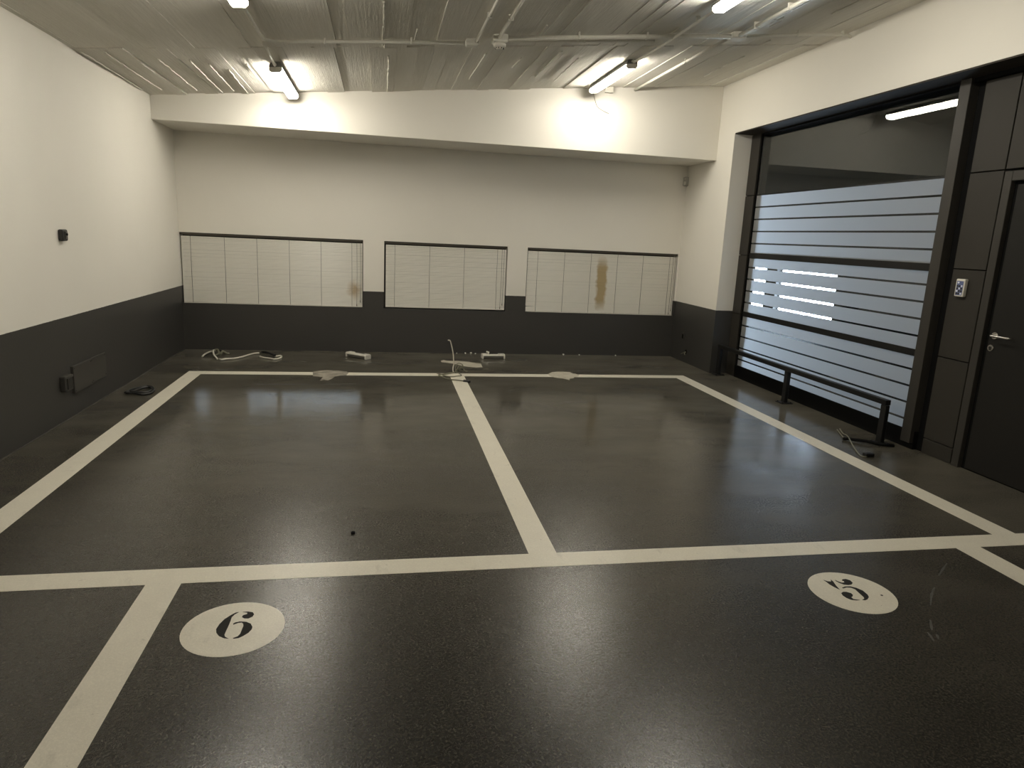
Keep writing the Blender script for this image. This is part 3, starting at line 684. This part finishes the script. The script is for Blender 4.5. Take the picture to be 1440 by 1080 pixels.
def coil_pts(pts, z=.008): return [(x, y, z + .004 * math.sin(i * 1.7) + .004) for i, (x, y) in enumerate(pts)]
cable('black_cable_coil', coil_pts([(-.277, 3.758), (-.266, 3.883), (-.23, 3.991), (-.179, 4.058), (-.115, 3.993), (-.060, 3.850), (-.065, 3.75), (-.123, 3.70), (-.203, 3.739), (-.262, 3.738), (-.24, 3.84), (-.20, 3.95), (-.14, 3.99), (-.09, 3.90), (-.11, 3.80), (-.19, 3.78), (-.25, 3.80)], .010), .011, M_CABK, 'coil of black cable on the floor beside the left line')

t = thing('cable_riser', 'pale cable standing up out of the floor at the middle of the back line', 'cable', (2.92, 4.97, 0))
MB().tube(smooth_path([(2.847, 4.98, .378), (2.860, 4.98, .381), (2.874, 4.98, .372), (2.886, 4.98, .34), (2.902, 4.98, .275), (2.916, 4.98, .204), (2.921, 4.98, .145), (2.931, 4.98, .109), (2.920, 4.98, .067), (2.915, 4.97, .03), (2.920, 4.96, .002)], 5), .0065, 8).build('white_cable', M_CABW, t)
for pts in ([(2.945, 4.95, .002), (2.945, 4.96, .05), (2.955, 4.97, .09), (2.99, 4.98, .105), (3.03, 4.985, .085), (3.035, 4.985, .05), (3.00, 4.98, .025), (2.97, 4.97, .03)],
            [(2.96, 4.95, .002), (2.975, 4.97, .06), (3.00, 4.98, .075), (3.015, 4.97, .05), (2.985, 4.96, .03), (3.03, 4.95, .02), (3.09, 4.96, .012)],
            [(2.935, 4.945, .002), (2.965, 4.955, .04), (3.01, 4.95, .06), (3.045, 4.95, .03), (3.075, 4.93, .010)]):
    MB().tube(smooth_path(pts, 6), .0055, 8).build('grey_cable', M_CABG, t)
MB().tube(smooth_path([(2.93, 4.93, .003), (2.80, 4.80, .010), (2.726, 4.741, .010), (2.771, 4.604, .010), (2.828, 4.497, .010), (2.913, 4.46, .010), (2.985, 4.41, .010)], 6), .0065, 8).build('tail', M_CABG, t)
MB().tube([(2.980, 4.415, .012), (3.045, 4.370, .012)], .014, 10).build('black_end', M_CABK, t)
MB().tube(smooth_path([(2.93, 4.90, .006), (2.79, 4.76, .009), (2.781, 4.715, .009), (2.854, 4.648, .009), (2.925, 4.679, .009), (2.988, 4.724, .009), (2.977, 4.838, .009), (2.95, 4.93, .006)], 6), .0055, 8).build('loop', M_CABG, t)

# two white plastic brackets (wall units) lying by the back wall
def bracket(cx, cy, ln, ang, label, knob):
    t = thing('plastic_bracket', label, 'bracket', (cx, cy, 0), 'white plastic brackets by the back wall')
    ca, sa = math.cos(ang), math.sin(ang)
    def put(b, name, m):
        bmesh.ops.transform(b.bm, matrix=Matrix.Translation((cx, cy, 0)) @ Matrix.Rotation(ang, 4, 'Z'), verts=b.bm.verts)
        return b.build(name, m, t)
    h = ln / 2
    b = MB()
    b.box((-h, -.05, .036), (h, .05, .050), .005, 2); put(b, 'top_plate', M_PVCW)
    for s in (-1, 1):
        b = MB(); b.box((min(s * h, s * (h - .020)), -.052, 0), (max(s * h, s * (h - .020)), .052, .052), .006, 2); put(b, 'end_cap', M_PVCW)
    for s0, s1 in ((-h, -h + .085), (h - .085, h)):
        b = MB(); b.box((s0, -.045, .048), (s1, .045, .061), .006, 2); put(b, 'raised_pad', M_PVCW)
    b = MB(); b.box((-h + .02, -.038, .010), (h - .02, .045, .034)); put(b, 'channel', M_CHARC)
    if knob:
        b = MB(); b.tube([(-.062, .01, .05), (-.065, .01, .074)], .010, 10); b.tube(smooth_path([(-.056, .01, .074), (-.075, .01, .082), (-.092, .01, .090)]), .013, 10, r2=.010); put(b, 'knob', M_PVCW)
bracket(1.785, 5.85, .345, -.72, 'white plastic bracket lying askew under the left window', False)
bracket(3.555, 5.94, .315, .06, 'white plastic bracket with a small knob right of the standing cable', True)
tag(MB().box((1.908, .475, .0), (1.930, .497, .010), .003, 1).build('pebble', M_BLACK, at=(1.919, .486, 0)), 'tiny black crumb on the floor of the left bay', 'crumb')
# crumbs along the foot of the back wall
for i, (x, y, s) in enumerate(((3.22, 6.27, .012), (3.30, 6.28, .015), (3.36, 6.26, .009), (4.62, 6.27, .014), (4.86, 6.28, .010), (5.40, 6.27, .010), (3.10, 6.27, .008))):
    b = MB(); bmesh.ops.create_icosphere(b.bm, subdivisions=1, radius=s, matrix=Matrix.Translation((x, y, s * .7)))
    for v in b.bm.verts: v.co += Vector((R.uniform(-1, 1), R.uniform(-1, 1), R.uniform(-.5, .5))) * s * .3
    tag(b.build('plaster_crumb', M_BOX, at=(x, y, 0)), 'pale plaster crumb at the foot of the back wall', 'crumb', 'plaster crumbs along the back wall')

# ------------------------------------------------------------------ world: daylight outside the windows
w = bpy.data.worlds.new('World'); bpy.context.scene.world = w; w.use_nodes = True
bg = w.node_tree.nodes['Background']; bg.inputs[0].default_value = (.70, .82, 1, 1); bg.inputs[1].default_value = 10.0

# ------------------------------------------------------------------ camera
cam = bpy.data.cameras.new('camera'); co = bpy.data.objects.new('camera', cam); C.objects.link(co)
yaw, pitch, roll, F = 0.1953143706521302, -0.20978122615404454, 0.04741861998888003, 966.0633859677629
cy, sy, cp, sp = math.cos(yaw), math.sin(yaw), math.cos(pitch), math.sin(pitch)
fw = Vector((sy * cp, cy * cp, sp)); rt = Vector((cy, -sy, 0)); up = rt.cross(fw)
r2 = math.cos(roll) * rt + math.sin(roll) * up; u2 = -math.sin(roll) * rt + math.cos(roll) * up
M = Matrix.Identity(4)
for i in range(3): M[i][0], M[i][1], M[i][2] = r2[i], u2[i], -fw[i]
M[0][3], M[1][3], M[2][3] = 2.05269614, -3.05799678, 1.6
co.matrix_world = M
cam.sensor_fit = 'HORIZONTAL'; cam.sensor_width = 36; cam.lens = F * 36 / 1440; cam.clip_start = .02
sc = bpy.context.scene; sc.camera = co
sc.view_settings.view_transform = 'Standard'; sc.view_settings.look = 'None'; sc.view_settings.gamma = 1; sc.view_settings.exposure = .10
sc.view_settings.use_curve_mapping = False
sc.cycles.max_bounces = 10; sc.cycles.transparent_max_bounces = 16; sc.cycles.sample_clamp_indirect = 4; sc.cycles.use_denoising = True
